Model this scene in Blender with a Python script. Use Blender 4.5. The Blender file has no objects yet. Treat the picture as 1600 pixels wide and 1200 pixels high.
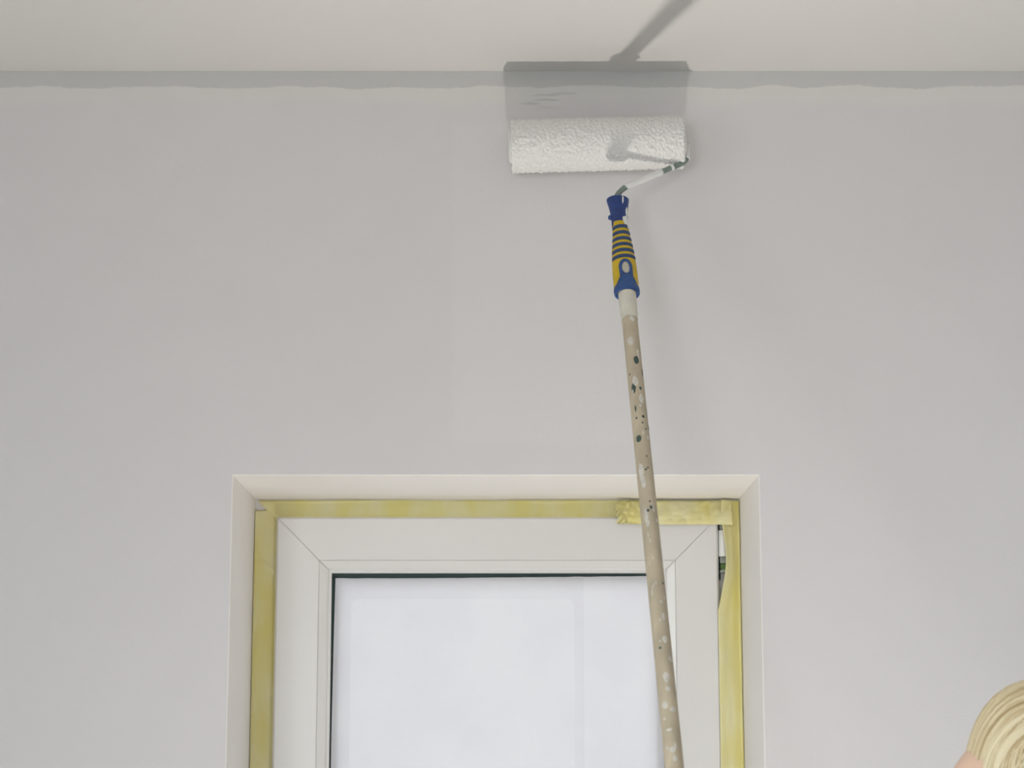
import bpy, bmesh, math, random
import numpy as np
from mathutils import Vector, Matrix, noise
random.seed(7)
R = math.radians
scn = bpy.context.scene
COL = scn.collection

# ------------------------------------------------------------------ camera
F = 3330.0                       # focal length in pixels of the 1600x1200 frame
PITCH = math.atan(600 / F)
CAM = Vector((0, -3.0023, 1.6))
cam = bpy.data.objects.new('camera', bpy.data.cameras.new('camera'))
COL.objects.link(cam)
cam.location = CAM
cam.rotation_euler = (math.pi / 2 + PITCH, 0, 0)
cam.data.sensor_width = 36
cam.data.lens = 36 * F / 1600
cam.data.clip_start = 0.05
cam.data.dof.use_dof = True
cam.data.dof.focus_distance = 3.05
cam.data.dof.aperture_fstop = 7.0
scn.camera = cam

# ------------------------------------------------------------------ world: overcast daylight
SKY = 18.0
w = bpy.data.worlds.new('overcast_sky'); scn.world = w; w.use_nodes = True
nt = w.node_tree; nt.nodes.clear()
geo = nt.nodes.new('ShaderNodeTexCoord')
sep = nt.nodes.new('ShaderNodeSeparateXYZ')
rmp = nt.nodes.new('ShaderNodeValToRGB')
rmp.color_ramp.elements[0].position = 0.46; rmp.color_ramp.elements[0].color = (.33, .335, .34, 1)
rmp.color_ramp.elements[1].position = 0.52; rmp.color_ramp.elements[1].color = (.95, .97, 1.02, 1)
mp = nt.nodes.new('ShaderNodeMapRange')
mp.inputs[1].default_value = -1; mp.inputs[2].default_value = 1
bg = nt.nodes.new('ShaderNodeBackground'); bg.inputs[1].default_value = SKY
wo = nt.nodes.new('ShaderNodeOutputWorld')
nt.links.new(geo.outputs['Generated'], sep.inputs[0])
nt.links.new(sep.outputs['Z'], mp.inputs[0]); nt.links.new(mp.outputs[0], rmp.inputs[0])
nt.links.new(rmp.outputs[0], bg.inputs[0]); nt.links.new(bg.outputs[0], wo.inputs[0])

vs = scn.view_settings
scn.display_settings.display_device = 'sRGB'
vs.view_transform = 'Standard'; vs.look = 'None'; vs.gamma = 1; vs.use_curve_mapping = False
vs.exposure = 0.54
LAMP_POS = Vector((0.115, -0.75, 0.30))
LAMP_W = 4.2

# ------------------------------------------------------------------ pixel helpers
_c, _s = math.cos(PITCH), math.sin(PITCH)
def ray(px, py):
    a, b = (px - 800) / F, (600 - py) / F
    return Vector((a, _c - b * _s, _s + b * _c))
def onY(px, py, Y):              # the pixel's point on the plane at distance Y from the window wall
    r = ray(px, py)
    return CAM + r * ((Y - CAM.y) / r.y)

# ------------------------------------------------------------------ object helpers
def link(o, parent=None):
    COL.objects.link(o)
    if parent is not None:
        o.parent = parent
        q = parent
        M = Matrix.Identity(4)
        while q is not None:
            M = Matrix.Translation(q.location) @ M if q.type == 'EMPTY' else M
            q = q.parent
        o.matrix_parent_inverse = M.inverted() if parent.type == 'EMPTY' else Matrix.Identity(4)
    return o
def mesh_obj(name, verts, faces, mat, parent=None, smooth=True):
    me = bpy.data.meshes.new(name)
    me.from_pydata([tuple(v) for v in verts], [], faces)
    me.update()
    bm = bmesh.new(); bm.from_mesh(me)
    bmesh.ops.recalc_face_normals(bm, faces=bm.faces)
    bm.to_mesh(me); bm.free()
    if smooth:
        me.polygons.foreach_set('use_smooth', [True] * len(me.polygons))
    if mat: me.materials.append(mat)
    return link(bpy.data.objects.new(name, me), parent)
def bm_obj(name, bm, mat, parent=None, smooth=False):
    me = bpy.data.meshes.new(name)
    bmesh.ops.recalc_face_normals(bm, faces=bm.faces)
    bm.to_mesh(me); bm.free()
    if smooth: me.polygons.foreach_set('use_smooth', [True] * len(me.polygons))
    if mat: me.materials.append(mat)
    return link(bpy.data.objects.new(name, me), parent)
def empty(name, loc, label=None, cat=None, kind=None, group=None):
    o = bpy.data.objects.new(name, None); COL.objects.link(o)
    o.location = loc; o.empty_display_size = .05
    return tag(o, label, cat, kind, group)
def tag(o, label=None, cat=None, kind=None, group=None):
    if label: o['label'] = label
    if cat: o['category'] = cat
    if kind: o['kind'] = kind
    if group: o['group'] = group
    return o
def box(name, lo, hi, mat, parent=None, bevel=0):
    bm = bmesh.new()
    bmesh.ops.create_cube(bm, size=1)
    lo, hi = Vector(lo), Vector(hi)
    for v in bm.verts:
        v.co = Vector([(lo[i] + hi[i]) / 2 + v.co[i] * (hi[i] - lo[i]) for i in range(3)])
    if bevel: bmesh.ops.bevel(bm, geom=bm.edges[:], offset=bevel, segments=2, affect='EDGES', profile=.5)
    return bm_obj(name, bm, mat, parent)
def frame_of(axis, front):
    a = axis.normalized(); f = (front - a * front.dot(a)).normalized()
    return a, f, a.cross(f)
def tube_geo(pts, radii, n=12, cap=True):
    V, Fc = [], []
    pts = [Vector(p) for p in pts]
    if not hasattr(radii, '__len__'): radii = [radii] * len(pts)
    up = None
    for i, p in enumerate(pts):
        d = (pts[min(i + 1, len(pts) - 1)] - pts[max(i - 1, 0)]).normalized()
        if up is None:
            up = Vector((0, 0, 1)) if abs(d.z) < .9 else Vector((1, 0, 0))
        s = (up - d * up.dot(d)).normalized(); up = s
        t = d.cross(s)
        for k in range(n):
            a = 2 * math.pi * k / n
            V.append(p + (s * math.cos(a) + t * math.sin(a)) * radii[i])
    for i in range(len(pts) - 1):
        for k in range(n):
            Fc.append((i * n + k, i * n + (k + 1) % n, (i + 1) * n + (k + 1) % n, (i + 1) * n + k))
    if cap:
        Fc.append(tuple(range(n))[::-1]); Fc.append(tuple((len(pts) - 1) * n + k for k in range(n)))
    return V, Fc
def tube(name, pts, radii, mat, parent=None, n=12, cap=True):
    V, Fc = tube_geo(pts, radii, n, cap)
    return mesh_obj(name, V, Fc, mat, parent)
def lathe(name, org, axis, front, prof, mat, parent=None, n=40, cap=True, squash=1.0):
    a, f, s = frame_of(axis, front)
    V, Fc = [], []
    for t, r in prof:
        for k in range(n):
            q = 2 * math.pi * k / n
            V.append(org + a * t + f * (math.cos(q) * r * squash) + s * (math.sin(q) * r))
    m = len(prof)
    for i in range(m - 1):
        for k in range(n):
            Fc.append((i * n + k, i * n + (k + 1) % n, (i + 1) * n + (k + 1) % n, (i + 1) * n + k))
    if cap:
        Fc.append(tuple(range(n))); Fc.append(tuple((m - 1) * n + k for k in range(n)))
    return mesh_obj(name, V, Fc, mat, parent)
def round_path(pts, rad, seg=6):
    pts = [Vector(p) for p in pts]; out = [pts[0]]
    for i in range(1, len(pts) - 1):
        a, b, c = pts[i - 1], pts[i], pts[i + 1]
        d1, d2 = (a - b), (c - b)
        l = min(rad, d1.length * .48, d2.length * .48)
        p, q = b + d1.normalized() * l, b + d2.normalized() * l
        for k in range(seg + 1):
            t = k / seg
            out.append(p * (1 - t) ** 2 + b * 2 * t * (1 - t) + q * t * t)
    out.append(pts[-1]); return out
def sheet(name, fn, nu, nv, mat, parent=None, thick=.0004):
    V = [fn(i / nu, j / nv) for j in range(nv + 1) for i in range(nu + 1)]
    Fc = [(j * (nu + 1) + i, j * (nu + 1) + i + 1, (j + 1) * (nu + 1) + i + 1, (j + 1) * (nu + 1) + i)
          for j in range(nv) for i in range(nu)]
    o = mesh_obj(name, V, Fc, mat, parent)
    if thick:
        m = o.modifiers.new('thickness', 'SOLIDIFY'); m.thickness = thick; m.offset = 0
    return o
def nz(x, y, z=0.0): return noise.noise(Vector((x, y, z)))

# ------------------------------------------------------------------ materials
def new_mat(name):
    m = bpy.data.materials.new(name); m.use_nodes = True
    return m, m.node_tree, m.node_tree.nodes['Principled BSDF']
def node(nt, kind, **kw):
    n = nt.nodes.new(kind)
    for k, v in kw.items(): setattr(n, k, v)
    return n
def plain(name, col, rough=.5, metal=0, var=0, scale=30, bump=0, bscale=200, stretch=(1, 1, 1)):
    m, nt, b = new_mat(name)
    b.inputs['Roughness'].default_value = rough; b.inputs['Metallic'].default_value = metal
    b.inputs['Base Color'].default_value = (*col, 1)
    g = node(nt, 'ShaderNodeNewGeometry')
    mpn = node(nt, 'ShaderNodeMapping'); mpn.inputs['Scale'].default_value = stretch
    nt.links.new(g.outputs['Position'], mpn.inputs[0])
    if var:
        n = node(nt, 'ShaderNodeTexNoise'); n.inputs['Scale'].default_value = scale; n.inputs['Detail'].default_value = 4
        nt.links.new(mpn.outputs[0], n.inputs['Vector'])
        r = node(nt, 'ShaderNodeValToRGB')
        r.color_ramp.elements[0].position = .3; r.color_ramp.elements[1].position = .7
        r.color_ramp.elements[0].color = (*[c * (1 - var) for c in col], 1)
        r.color_ramp.elements[1].color = (*[min(1, c * (1 + var)) for c in col], 1)
        nt.links.new(n.outputs[0], r.inputs[0]); nt.links.new(r.outputs[0], b.inputs['Base Color'])
    if bump:
        n2 = node(nt, 'ShaderNodeTexNoise'); n2.inputs['Scale'].default_value = bscale; n2.inputs['Detail'].default_value = 3
        nt.links.new(mpn.outputs[0], n2.inputs['Vector'])
        bp = node(nt, 'ShaderNodeBump'); bp.inputs['Strength'].default_value = bump; bp.inputs['Distance'].default_value = .002
        nt.links.new(n2.outputs[0], bp.inputs['Height']); nt.links.new(bp.outputs[0], b.inputs['Normal'])
    return m
H = 2.6085                       # ceiling height
WALLC = (.728, .698, .702)

def wall_material():
    m, nt, b = new_mat('painted_wall')
    L = nt.links.new
    b.inputs['Roughness'].default_value = .75
    g = node(nt, 'ShaderNodeNewGeometry'); sp = node(nt, 'ShaderNodeSeparateXYZ'); L(g.outputs['Position'], sp.inputs[0])
    X, Z = sp.outputs['X'], sp.outputs['Z']
    def math_(op, a, b2, c=None):
        n = node(nt, 'ShaderNodeMath', operation=op)
        for i, v in enumerate((a, b2, c)):
            if v is None: continue
            if isinstance(v, (int, float)): n.inputs[i].default_value = v
            else: L(v, n.inputs[i])
        return n.outputs[0]
    def noise1(scale, detail=3, stretch=(1, 1, 1)):
        mm = node(nt, 'ShaderNodeMapping'); mm.inputs['Scale'].default_value = stretch; L(g.outputs['Position'], mm.inputs[0])
        n = node(nt, 'ShaderNodeTexNoise'); n.inputs['Scale'].default_value = scale; n.inputs['Detail'].default_value = detail
        L(mm.outputs[0], n.inputs['Vector']); return n.outputs[0]
    def step(v, lo, hi):
        n = node(nt, 'ShaderNodeMapRange'); L(v, n.inputs[0]); n.inputs[1].default_value = lo; n.inputs[2].default_value = hi
        n.clamp = True; return n.outputs[0]
    def mix(fac, A, B):
        n = node(nt, 'ShaderNodeMix', data_type='RGBA'); L(fac, n.inputs[0])
        for i, v in ((6, A), (7, B)):
            if isinstance(v, tuple): n.inputs[i].default_value = (*v, 1)
            else: L(v, n.inputs[i])
        return n.outputs[2]
    d = math_('SUBTRACT', H, Z)                                   # distance below the ceiling
    wob = math_('MULTIPLY', math_('SUBTRACT', noise1(11, 5, (1, 0, .2)), .5), .021)
    fine = math_('MULTIPLY', math_('SUBTRACT', noise1(140, 3, (1, 0, 2)), .5), .004)
    e = math_('ADD', math_('ADD', d, wob), fine)
    strip = step(e, .0250, .0238)                                  # unpainted grey band along the ceiling
    cut = step(math_('ADD', e, math_('MULTIPLY', math_('SUBTRACT', noise1(3, 2, (1, 0, .2)), .5), .03)), .056, .038)
    base = mix(step(noise1(2.2, 3), .35, .65), WALLC, tuple(c * .985 for c in WALLC))
    # freshly rolled patch above the window
    def inside(v, lo, hi, s): return math_('MULTIPLY', step(v, lo - s, lo + s), step(v, hi + s, hi - s))
    nX = math_('ADD', X, math_('MULTIPLY', math_('SUBTRACT', noise1(25, 3), .5), .012))
    nZ = math_('ADD', Z, math_('MULTIPLY', math_('SUBTRACT', noise1(25, 3), .5), .012))
    fresh = math_('MULTIPLY', inside(nX, -.085, .175, .004), inside(nZ, 2.055, 2.53, .008))
    base = mix(fresh, base, (.736, .705, .709))
    base = mix(cut, base, (.748, .722, .70))
    base = mix(strip, base, (.61, .597, .587))
    # dry brush streaks where the coat did not cover
    st = math_('MULTIPLY', step(noise1(30, 4, (.45, 0, 4.5)), .545, .60), math_('MULTIPLY', inside(X, .015, .135, .01), inside(Z, 2.553, 2.576, .004)))
    base = mix(math_('MULTIPLY', st, .8), base, (.55, .55, .54))
    L(base, b.inputs['Base Color'])
    L(math_('SUBTRACT', .78, math_('MULTIPLY', fresh, .2)), b.inputs['Roughness'])
    h = math_('ADD', math_('MULTIPLY', noise1(420, 3), .25), math_('MULTIPLY', noise1(6, 3), 1.0))
    h = math_('ADD', h, math_('MULTIPLY', fresh, math_('MULTIPLY', noise1(130, 3, (1, 1, .5)), .35)))
    h = math_('SUBTRACT', h, math_('MULTIPLY', strip, .25))
    bp = node(nt, 'ShaderNodeBump'); bp.inputs['Strength'].default_value = .35; bp.inputs['Distance'].default_value = .0022
    L(h, bp.inputs['Height']); L(bp.outputs[0], b.inputs['Normal'])
    return m
M = {}
M['wall'] = wall_material()
M['ceiling'] = plain('ceiling_paint', (.745, .722, .695), .85, var=.012, scale=3, bump=.12, bscale=300)
M['roomwall'] = plain('room_wall_paint', (.70, .69, .69), .8, var=.01, scale=2, bump=.1)
M['floor'] = plain('wood_floor', (.46, .43, .40), .5, var=.12, scale=6, stretch=(1, 12, 1))
M['reveal'] = plain('reveal_paint', (.87, .835, .80), .7, var=.012, scale=5, bump=.1, bscale=120)
M['pvc'] = plain('white_pvc', (.785, .762, .745), .35, var=.008, scale=4)
M['pvc_bead'] = plain('white_pvc_bead', (.80, .778, .76), .3, var=.008, scale=4)
M['gasket'] = plain('dark_gasket', (.006, .028, .026), .5, var=.1, scale=50)
M['metal'] = plain('hinge_metal', (.32, .34, .30), .35, .8, var=.2, scale=200)
M['hingegreen'] = plain('hinge_green_plastic', (.09, .17, .04), .5, var=.2, scale=150)
M['hingewhite'] = plain('hinge_white_sleeve', (.84, .83, .80), .3, var=.01, scale=30)
M['blue'] = plain('blue_plastic', (.014, .045, .20), .38, var=.15, scale=90, bump=.05)
M['stripe'] = plain('blue_rubber', (.028, .065, .175), .6, var=.15, scale=120, bump=.1)
M['loop'] = plain('blue_loop_plastic', (.024, .078, .25), .4, var=.12, scale=90)
M['yellow'] = plain('yellow_plastic', (.62, .42, .012), .45, var=.06, scale=60, bump=.05)
M['cream'] = plain('old_paint_cream', (.55, .51, .42), .6, var=.12, scale=120, bump=.2)
M['wet'] = plain('wet_white_paint', (.80, .79, .77), .3, var=.02, scale=60)
M['spotwhite'] = plain('dried_white_paint', (.67, .625, .565), .6, var=.12, scale=160)
M['spotgreen'] = plain('dried_green_paint', (.055, .085, .075), .5, var=.4, scale=200)
M['wire'] = plain('galvanised_wire', (.23, .28, .25), .45, .35, var=.2, scale=150)
M['wood'] = plain('beech_pole', (.54, .455, .33), .6, var=.13, scale=60, stretch=(1, 1, .06), bump=.1)
M['lampbody'] = plain('lamp_housing', (.03, .03, .03), .5, var=.1)
M['skin'] = plain('skin', (.74, .50, .37), .5, var=.05, scale=30)
M['shirt'] = plain('shirt_cotton', (.55, .57, .60), .85, var=.05, scale=40, bump=.2, bscale=600)
M['jeans'] = plain('denim', (.05, .08, .15), .85, var=.2, scale=200)
M['shoe'] = plain('shoe_canvas', (.5, .5, .48), .8, var=.1)
M['eye'] = plain('eye_white', (.75, .74, .72), .2, var=.02)
M['iris'] = plain('iris_blue', (.08, .16, .22), .2, var=.2, scale=300)
M['lip'] = plain('lip', (.50, .20, .16), .45, var=.05)

def nap_material():
    m, nt, b = new_mat('paint_loaded_nap')
    b.inputs['Base Color'].default_value = (.855, .83, .81, 1); b.inputs['Roughness'].default_value = .45
    g = node(nt, 'ShaderNodeNewGeometry'); n = node(nt, 'ShaderNodeTexNoise'); n.inputs['Scale'].default_value = 260; n.inputs['Detail'].default_value = 4
    nt.links.new(g.outputs['Position'], n.inputs['Vector'])
    bp = node(nt, 'ShaderNodeBump'); bp.inputs['Strength'].default_value = .5; bp.inputs['Distance'].default_value = .002
    nt.links.new(n.outputs[0], bp.inputs['Height']); nt.links.new(bp.outputs[0], b.inputs['Normal'])
    return m
M['nap'] = nap_material()
def thin_sheet_mat(name, colA, colB, trans, scale=20, stretch=(1, 1, 1), rough=.6):
    m = bpy.data.materials.new(name); m.use_nodes = True; nt = m.node_tree; nt.nodes.clear()
    out = node(nt, 'ShaderNodeOutputMaterial'); mx = node(nt, 'ShaderNodeMixShader'); mx.inputs[0].default_value = trans
    d = node(nt, 'ShaderNodeBsdfPrincipled'); d.inputs['Roughness'].default_value = rough
    t = node(nt, 'ShaderNodeBsdfTranslucent')
    g = node(nt, 'ShaderNodeNewGeometry'); mm = node(nt, 'ShaderNodeMapping'); mm.inputs['Scale'].default_value = stretch
    n = node(nt, 'ShaderNodeTexNoise'); n.inputs['Scale'].default_value = scale; n.inputs['Detail'].default_value = 4
    r = node(nt, 'ShaderNodeValToRGB')
    r.color_ramp.elements[0].position = .36; r.color_ramp.elements[1].position = .66
    r.color_ramp.elements[0].color = (*colA, 1); r.color_ramp.elements[1].color = (*colB, 1)
    L = nt.links.new
    L(g.outputs['Position'], mm.inputs[0]); L(mm.outputs[0], n.inputs['Vector']); L(n.outputs[0], r.inputs[0])
    L(r.outputs[0], d.inputs['Base Color']); L(r.outputs[0], t.inputs['Color'])
    L(d.outputs[0], mx.inputs[1]); L(t.outputs[0], mx.inputs[2]); L(mx.outputs[0], out.inputs[0])
    return m
M['tape'] = thin_sheet_mat('yellow_masking_tape', (.88, .79, .30), (.93, .87, .54), .12, 26, (1, 1, .4))
M['film'] = thin_sheet_mat('white_window_film', (.645, .63, .665), (.675, .66, .685), .05, 9)
M['film2'] = thin_sheet_mat('white_window_film_overlap', (.80, .80, .88), (.84, .84, .90), .5, 9)
_n = M['film2'].node_tree; _o = _n.nodes['Material Output']; _src = _o.inputs[0].links[0].from_socket
_mx = _n.nodes.new('ShaderNodeMixShader'); _mx.inputs[0].default_value = .93; _t = _n.nodes.new('ShaderNodeBsdfTransparent')
_n.links.new(_src, _mx.inputs[1]); _n.links.new(_t.outputs[0], _mx.inputs[2]); _n.links.new(_mx.outputs[0], _o.inputs[0])
M['wrap'] = plain('paper_tape_wrap', (.72, .68, .58), .7, var=.08, scale=70, bump=.3, bscale=150)
def glass_mat():
    m = bpy.data.materials.new('clear_glass'); m.use_nodes = True; nt = m.node_tree; nt.nodes.clear()
    out = node(nt, 'ShaderNodeOutputMaterial'); mx = node(nt, 'ShaderNodeMixShader')
    t = node(nt, 'ShaderNodeBsdfTransparent'); t.inputs[0].default_value = (.93, .96, .95, 1)
    gl = node(nt, 'ShaderNodeBsdfGlossy'); gl.inputs['Roughness'].default_value = .02
    fr = node(nt, 'ShaderNodeFresnel'); fr.inputs[0].default_value = 1.45
    nt.links.new(fr.outputs[0], mx.inputs[0]); nt.links.new(t.outputs[0], mx.inputs[1]); nt.links.new(gl.outputs[0], mx.inputs[2])
    nt.links.new(mx.outputs[0], out.inputs[0]); return m
M['glass'] = glass_mat()

# ------------------------------------------------------------------ room shell
RX0, RX1, RY0 = -2.4, 2.6, -5.2
WT = 0.42                                   # wall thickness
def wall_with_hole(name, P, U, Vv, N, ulen, vlen, hole, mat, rmat, thick=WT, bev=.0015):
    """slab: front face at P spanned by U, Vv; N points out of the room; hole=(u0,u1,v0,v1)"""
    V, Fc, mi = [], [], []
    u0, u1, v0, v1 = hole
    def ring(us, vs_, d):
        i = len(V)
        for (a, b) in ((us[0], vs_[0]), (us[1], vs_[0]), (us[1], vs_[1]), (us[0], vs_[1])):
            V.append(P + U * a + Vv * b + N * d)
        return i
    def strip(i, j, m_):
        for k in range(4):
            Fc.append((i + k, i + (k + 1) % 4, j + (k + 1) % 4, j + k)); mi.append(m_)
    o = ring((0, ulen), (0, vlen), 0)
    rings = [o]
    for k in range(5):
        a = k / 4 * math.pi / 2
        e = bev * (1 - math.sin(a)); dd = bev * (1 - math.cos(a))
        rings.append(ring((u0 - e, u1 + e), (v0 - e, v1 + e), dd))
    strip(rings[0], rings[1], 0)
    for a, b in zip(rings[1:-1], rings[2:]): strip(a, b, 1)
    back_in = ring((u0, u1), (v0, v1), thick); strip(rings[-1], back_in, 1)
    back_out = ring((0, ulen), (0, vlen), thick); strip(back_in, back_out, 0); strip(back_out, o, 0)
    ob = mesh_obj(name, V, Fc, mat, smooth=False)
    ob.data.materials.append(rmat)
    # face order survives recalc_face_normals
    for p, m_ in zip(ob.data.polygons, mi): p.material_index = m_
    return tag(ob, kind='structure')
X, Y, Z = Vector((1, 0, 0)), Vector((0, 1, 0)), Vector((0, 0, 1))
HX0, HX1 = -.3960, .3500
HZ0, HZ1 = 0.92, 2.0088
wb = wall_with_hole('wall_back', Vector((RX0, 0, 0)), X, Z, Y, RX1 - RX0, H, (HX0 - RX0, HX1 - RX0, HZ0, HZ1), M['wall'], M['reveal'])
tag(wb, 'light grey painted wall with a window opening and an unpainted grey band under the ceiling')
LW = (-4.2, -2.1, .85, 2.35)                 # side window that lights the room
wl = wall_with_hole('wall_left', Vector((RX0, 0, 0)), -Y, Z, -X, -RY0, H, (-LW[1], -LW[0], LW[2], LW[3]), M['roomwall'], M['reveal'])
BW = (-2.15, -.85, .9, 2.35)  # rear opening, added to let in ambient daylight
wf = wall_with_hole('wall_front', Vector((RX1, RY0, 0)), -X, Z, -Y, RX1 - RX0, H, (RX1 - BW[1], RX1 - BW[0], BW[2], BW[3]), M['roomwall'], M['reveal'])
wr = box('wall_right', (RX1, RY0, 0), (RX1 + .2, 0, H), M['roomwall']); tag(wr, kind='structure')
fl = box('floor', (RX0, RY0, -.2), (RX1, 0, 0), M['floor']); tag(fl, kind='structure')
ce = box('ceiling', (RX0 - .45, RY0 - .45, H), (RX1 + .25, .45, H + .2), M['ceiling']); tag(ce, kind='structure')
tag(wl, 'pale painted wall with a wide window'); tag(wf, 'pale painted wall with an added tall glazed opening')
tag(wr, 'plain pale painted wall'); tag(fl, 'light wooden floor'); tag(ce, 'off white painted ceiling above the grey band')

def members(x0, x1, z0, z1, prof, name, mat, parent, gap=.0004, T=lambda a, d, b: Vector((a, d, b))):
    """four mitred members; prof = closed outline of (inset, depth)"""
    for side in range(4):
        V = []
        for end in (0, 1):
            for s, d in prof:
                ca = [(x0 + s, z0 + s), (x1 - s, z0 + s), (x1 - s, z1 - s), (x0 + s, z1 - s)]
                a = ca[side]; b = ca[(side + 1) % 4]
                p, q = (a, b) if end == 0 else (b, a)
                l = math.hypot(q[0] - p[0], q[1] - p[1])
                V.append(T(p[0] + (q[0] - p[0]) / l * gap, d, p[1] + (q[1] - p[1]) / l * gap))
        n = len(prof)
        Fc = [(k, (k + 1) % n, n + (k + 1) % n, n + k) for k in range(n)] + [tuple(range(n)), tuple(range(n, 2 * n))]
        nm = name[1] if side in (1, 3) else name[0]
        mesh_obj(nm, V, Fc, mat, parent, smooth=False)

# ---- the window in view
FY, SY, GY = .270, .252, .276               # fixed frame face, sash face, glass face
win = empty('window_1', ((HX0 + HX1) / 2, FY, HZ0), 'white framed window with sash and covered glass set deep in the wall', kind='structure')
a = onY(432.5, 808, SY); b2 = onY(1121.5, 808, SY)
SX0, SX1, SZ1, SZ0 = a.x, b2.x, a.z, HZ0 + .045
members(HX0 - .03, HX1 + .03, HZ0 - .03, HZ1 + .03, [(0, FY), (.075, FY), (.078, FY + .003), (.078, FY + .06), (0, FY + .06)], ('frame_rail', 'frame_jamb'), M['pvc'], win, gap=0)
PX = 1 / 1017.0                              # metres per pixel at the sash
fw = 67 * PX
members(SX0 + .004, SX1 - .004, SZ0 + .004, SZ1 - .004, [(0, SY + .0012), (fw + 15 * PX, SY + .008), (fw + 15 * PX, SY + .045), (0, SY + .0175)], ('sash_backing_rail', 'sash_backing_stile'), M['pvc'], win, gap=0)  # added backing ring, blocks sky light leaking through the mitre gaps
members(SX0, SX1, SZ0, SZ1, [(0, SY + .003), (.003, SY), (fw - .0006, SY), (fw, SY + .0006), (fw, SY + .05), (0, SY + .0175)], ('sash_rail', 'sash_stile'), M['pvc'], win)
bw = 18 * PX
members(SX0 + fw + .0001, SX1 - fw - .0001, SZ0 + fw + .0001, SZ1 - fw - .0001,
        [(0, SY + .0015), (.001, SY + .0006), (bw * .72, SY + .003), (bw * .80, SY + .005), (bw, SY + .018), (bw, SY + .03), (0, SY + .03)], ('glazing_bead_rail', 'glazing_bead_stile'), M['pvc_bead'], win)
gi = fw + bw - .001
members(SX0 + gi, SX1 - gi, SZ0 + gi, SZ1 - gi, [(0, GY - .004), (.014, GY - .001), (.014, GY + .02), (0, GY + .02)], ('gasket_rail', 'gasket_stile'), M['gasket'], win, gap=0)
box('pane', (SX0 + gi - .004, GY, SZ0 + gi - .004), (SX1 - gi + .004, GY + .004, SZ1 - gi + .004), M['glass'], win)
# hinge in the gap beside the sash
hx = onY(1129.5, 850, SY).x
def hz(py): return onY(1129, py, SY).z
hg = lathe('hinge', Vector((hx, SY + .006, hz(895))), Z, -Y, [(0, .0035), (hz(819) - hz(895), .0035)], M['metal'], win, n=14)
lathe('hinge_sleeve', Vector((hx, SY + .006, hz(869))), Z, -Y, [(0, .0055), (.001, .0062), (hz(828) - hz(869) - .001, .0062), (hz(828) - hz(869), .0055)], M['hingewhite'], hg, n=20)
box('hinge_knuckle', (hx - .0045, SY + .002, hz(827)), (hx + .006, SY + .014, hz(819)), M['metal'], hg, .001)
box('hinge_knuckle', (hx - .0045, SY + .002, hz(880)), (hx + .006, SY + .014, hz(870)), M['metal'], hg, .001)
box('hinge_spacer', (hx - .004, SY + .001, hz(889)), (hx + .005, SY + .014, hz(881)), M['hingegreen'], hg, .001)
box('hinge_knuckle', (hx - .0045, SY + .002, hz(895)), (hx + .006, SY + .014, hz(889.5)), M['metal'], hg, .001)
box('hinge_gap_shade', (SX1 + .0002, SY + .012, hz(905)), (SX1 + .004, SY + .0175, hz(812)), M['gasket'], win)  # dark strip standing in for the shade in the gap
# sill board
sill = box('sill_board', (HX0 - .0, -.03, HZ0 - .0), (HX1 + .0, FY, HZ0 + .022), M['pvc'], win, .004)

# film stuck over the glass (irregular edge, a darker line of gasket shows round it)
gx0, gx1, gz0, gz1 = SX0 + gi, SX1 - gi, SZ0 + gi, SZ1 - gi
fl_ = onY(526, 899, GY); 
def film_edge():
    pts = []
    n = 60
    for k in range(n + 1):                   # top edge left to right
        t = k / n
        x = gx0 + .0072 + (gx1 - .003 - gx0 - .0072) * t
        pts.append((x, gz1 - .0095 + .0035 * max(0, t - .25) / .75 + nz(t * 25, 1) * .0006))
    for k in range(1, n):
        t = k / n
        pts.append((gx1 - .003 + nz(t * 20, 5) * .0003, gz1 - .004 + (gz0 + .004 - gz1) * t))
    for k in range(n + 1):
        t = k / n
        pts.append((gx1 - .003 + (gx0 + .004 - gx1) * t, gz0 + .003))
    for k in range(1, n):
        t = k / n
        zz = gz0 + .003 + (gz1 - .0115 - gz0) * t
        pts.append((gx0 + .003 + .0042 * t ** 3 + nz(t * 60, 9) * .0004, zz))
    return pts
fp = film_edge()
mid = Vector(((gx0 + gx1) / 2, 0, (gz0 + gz1) / 2))
FYf = GY - .0042
V = [Vector((x, FYf, z)) for x, z in fp]; n = len(V)
Fc = []
inner = []
for s in (.96, .8, .5, .2):
    for x, z in fp:
        inner.append(Vector((mid.x + (x - mid.x) * s, FYf + nz(x * 9, z * 9) * .0005, mid.z + (z - mid.z) * s)))
V += inner
for r_ in range(4):
    for k in range(n): Fc.append((r_ * n + k, r_ * n + (k + 1) % n, (r_ + 1) * n + (k + 1) % n, (r_ + 1) * n + k))
Fc.append(tuple(4 * n + k for k in range(n)))
film = mesh_obj('window_film', V, Fc, M['film'])
tag(film, 'white translucent film stuck over the window glass inside the white sash', 'film')
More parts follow.
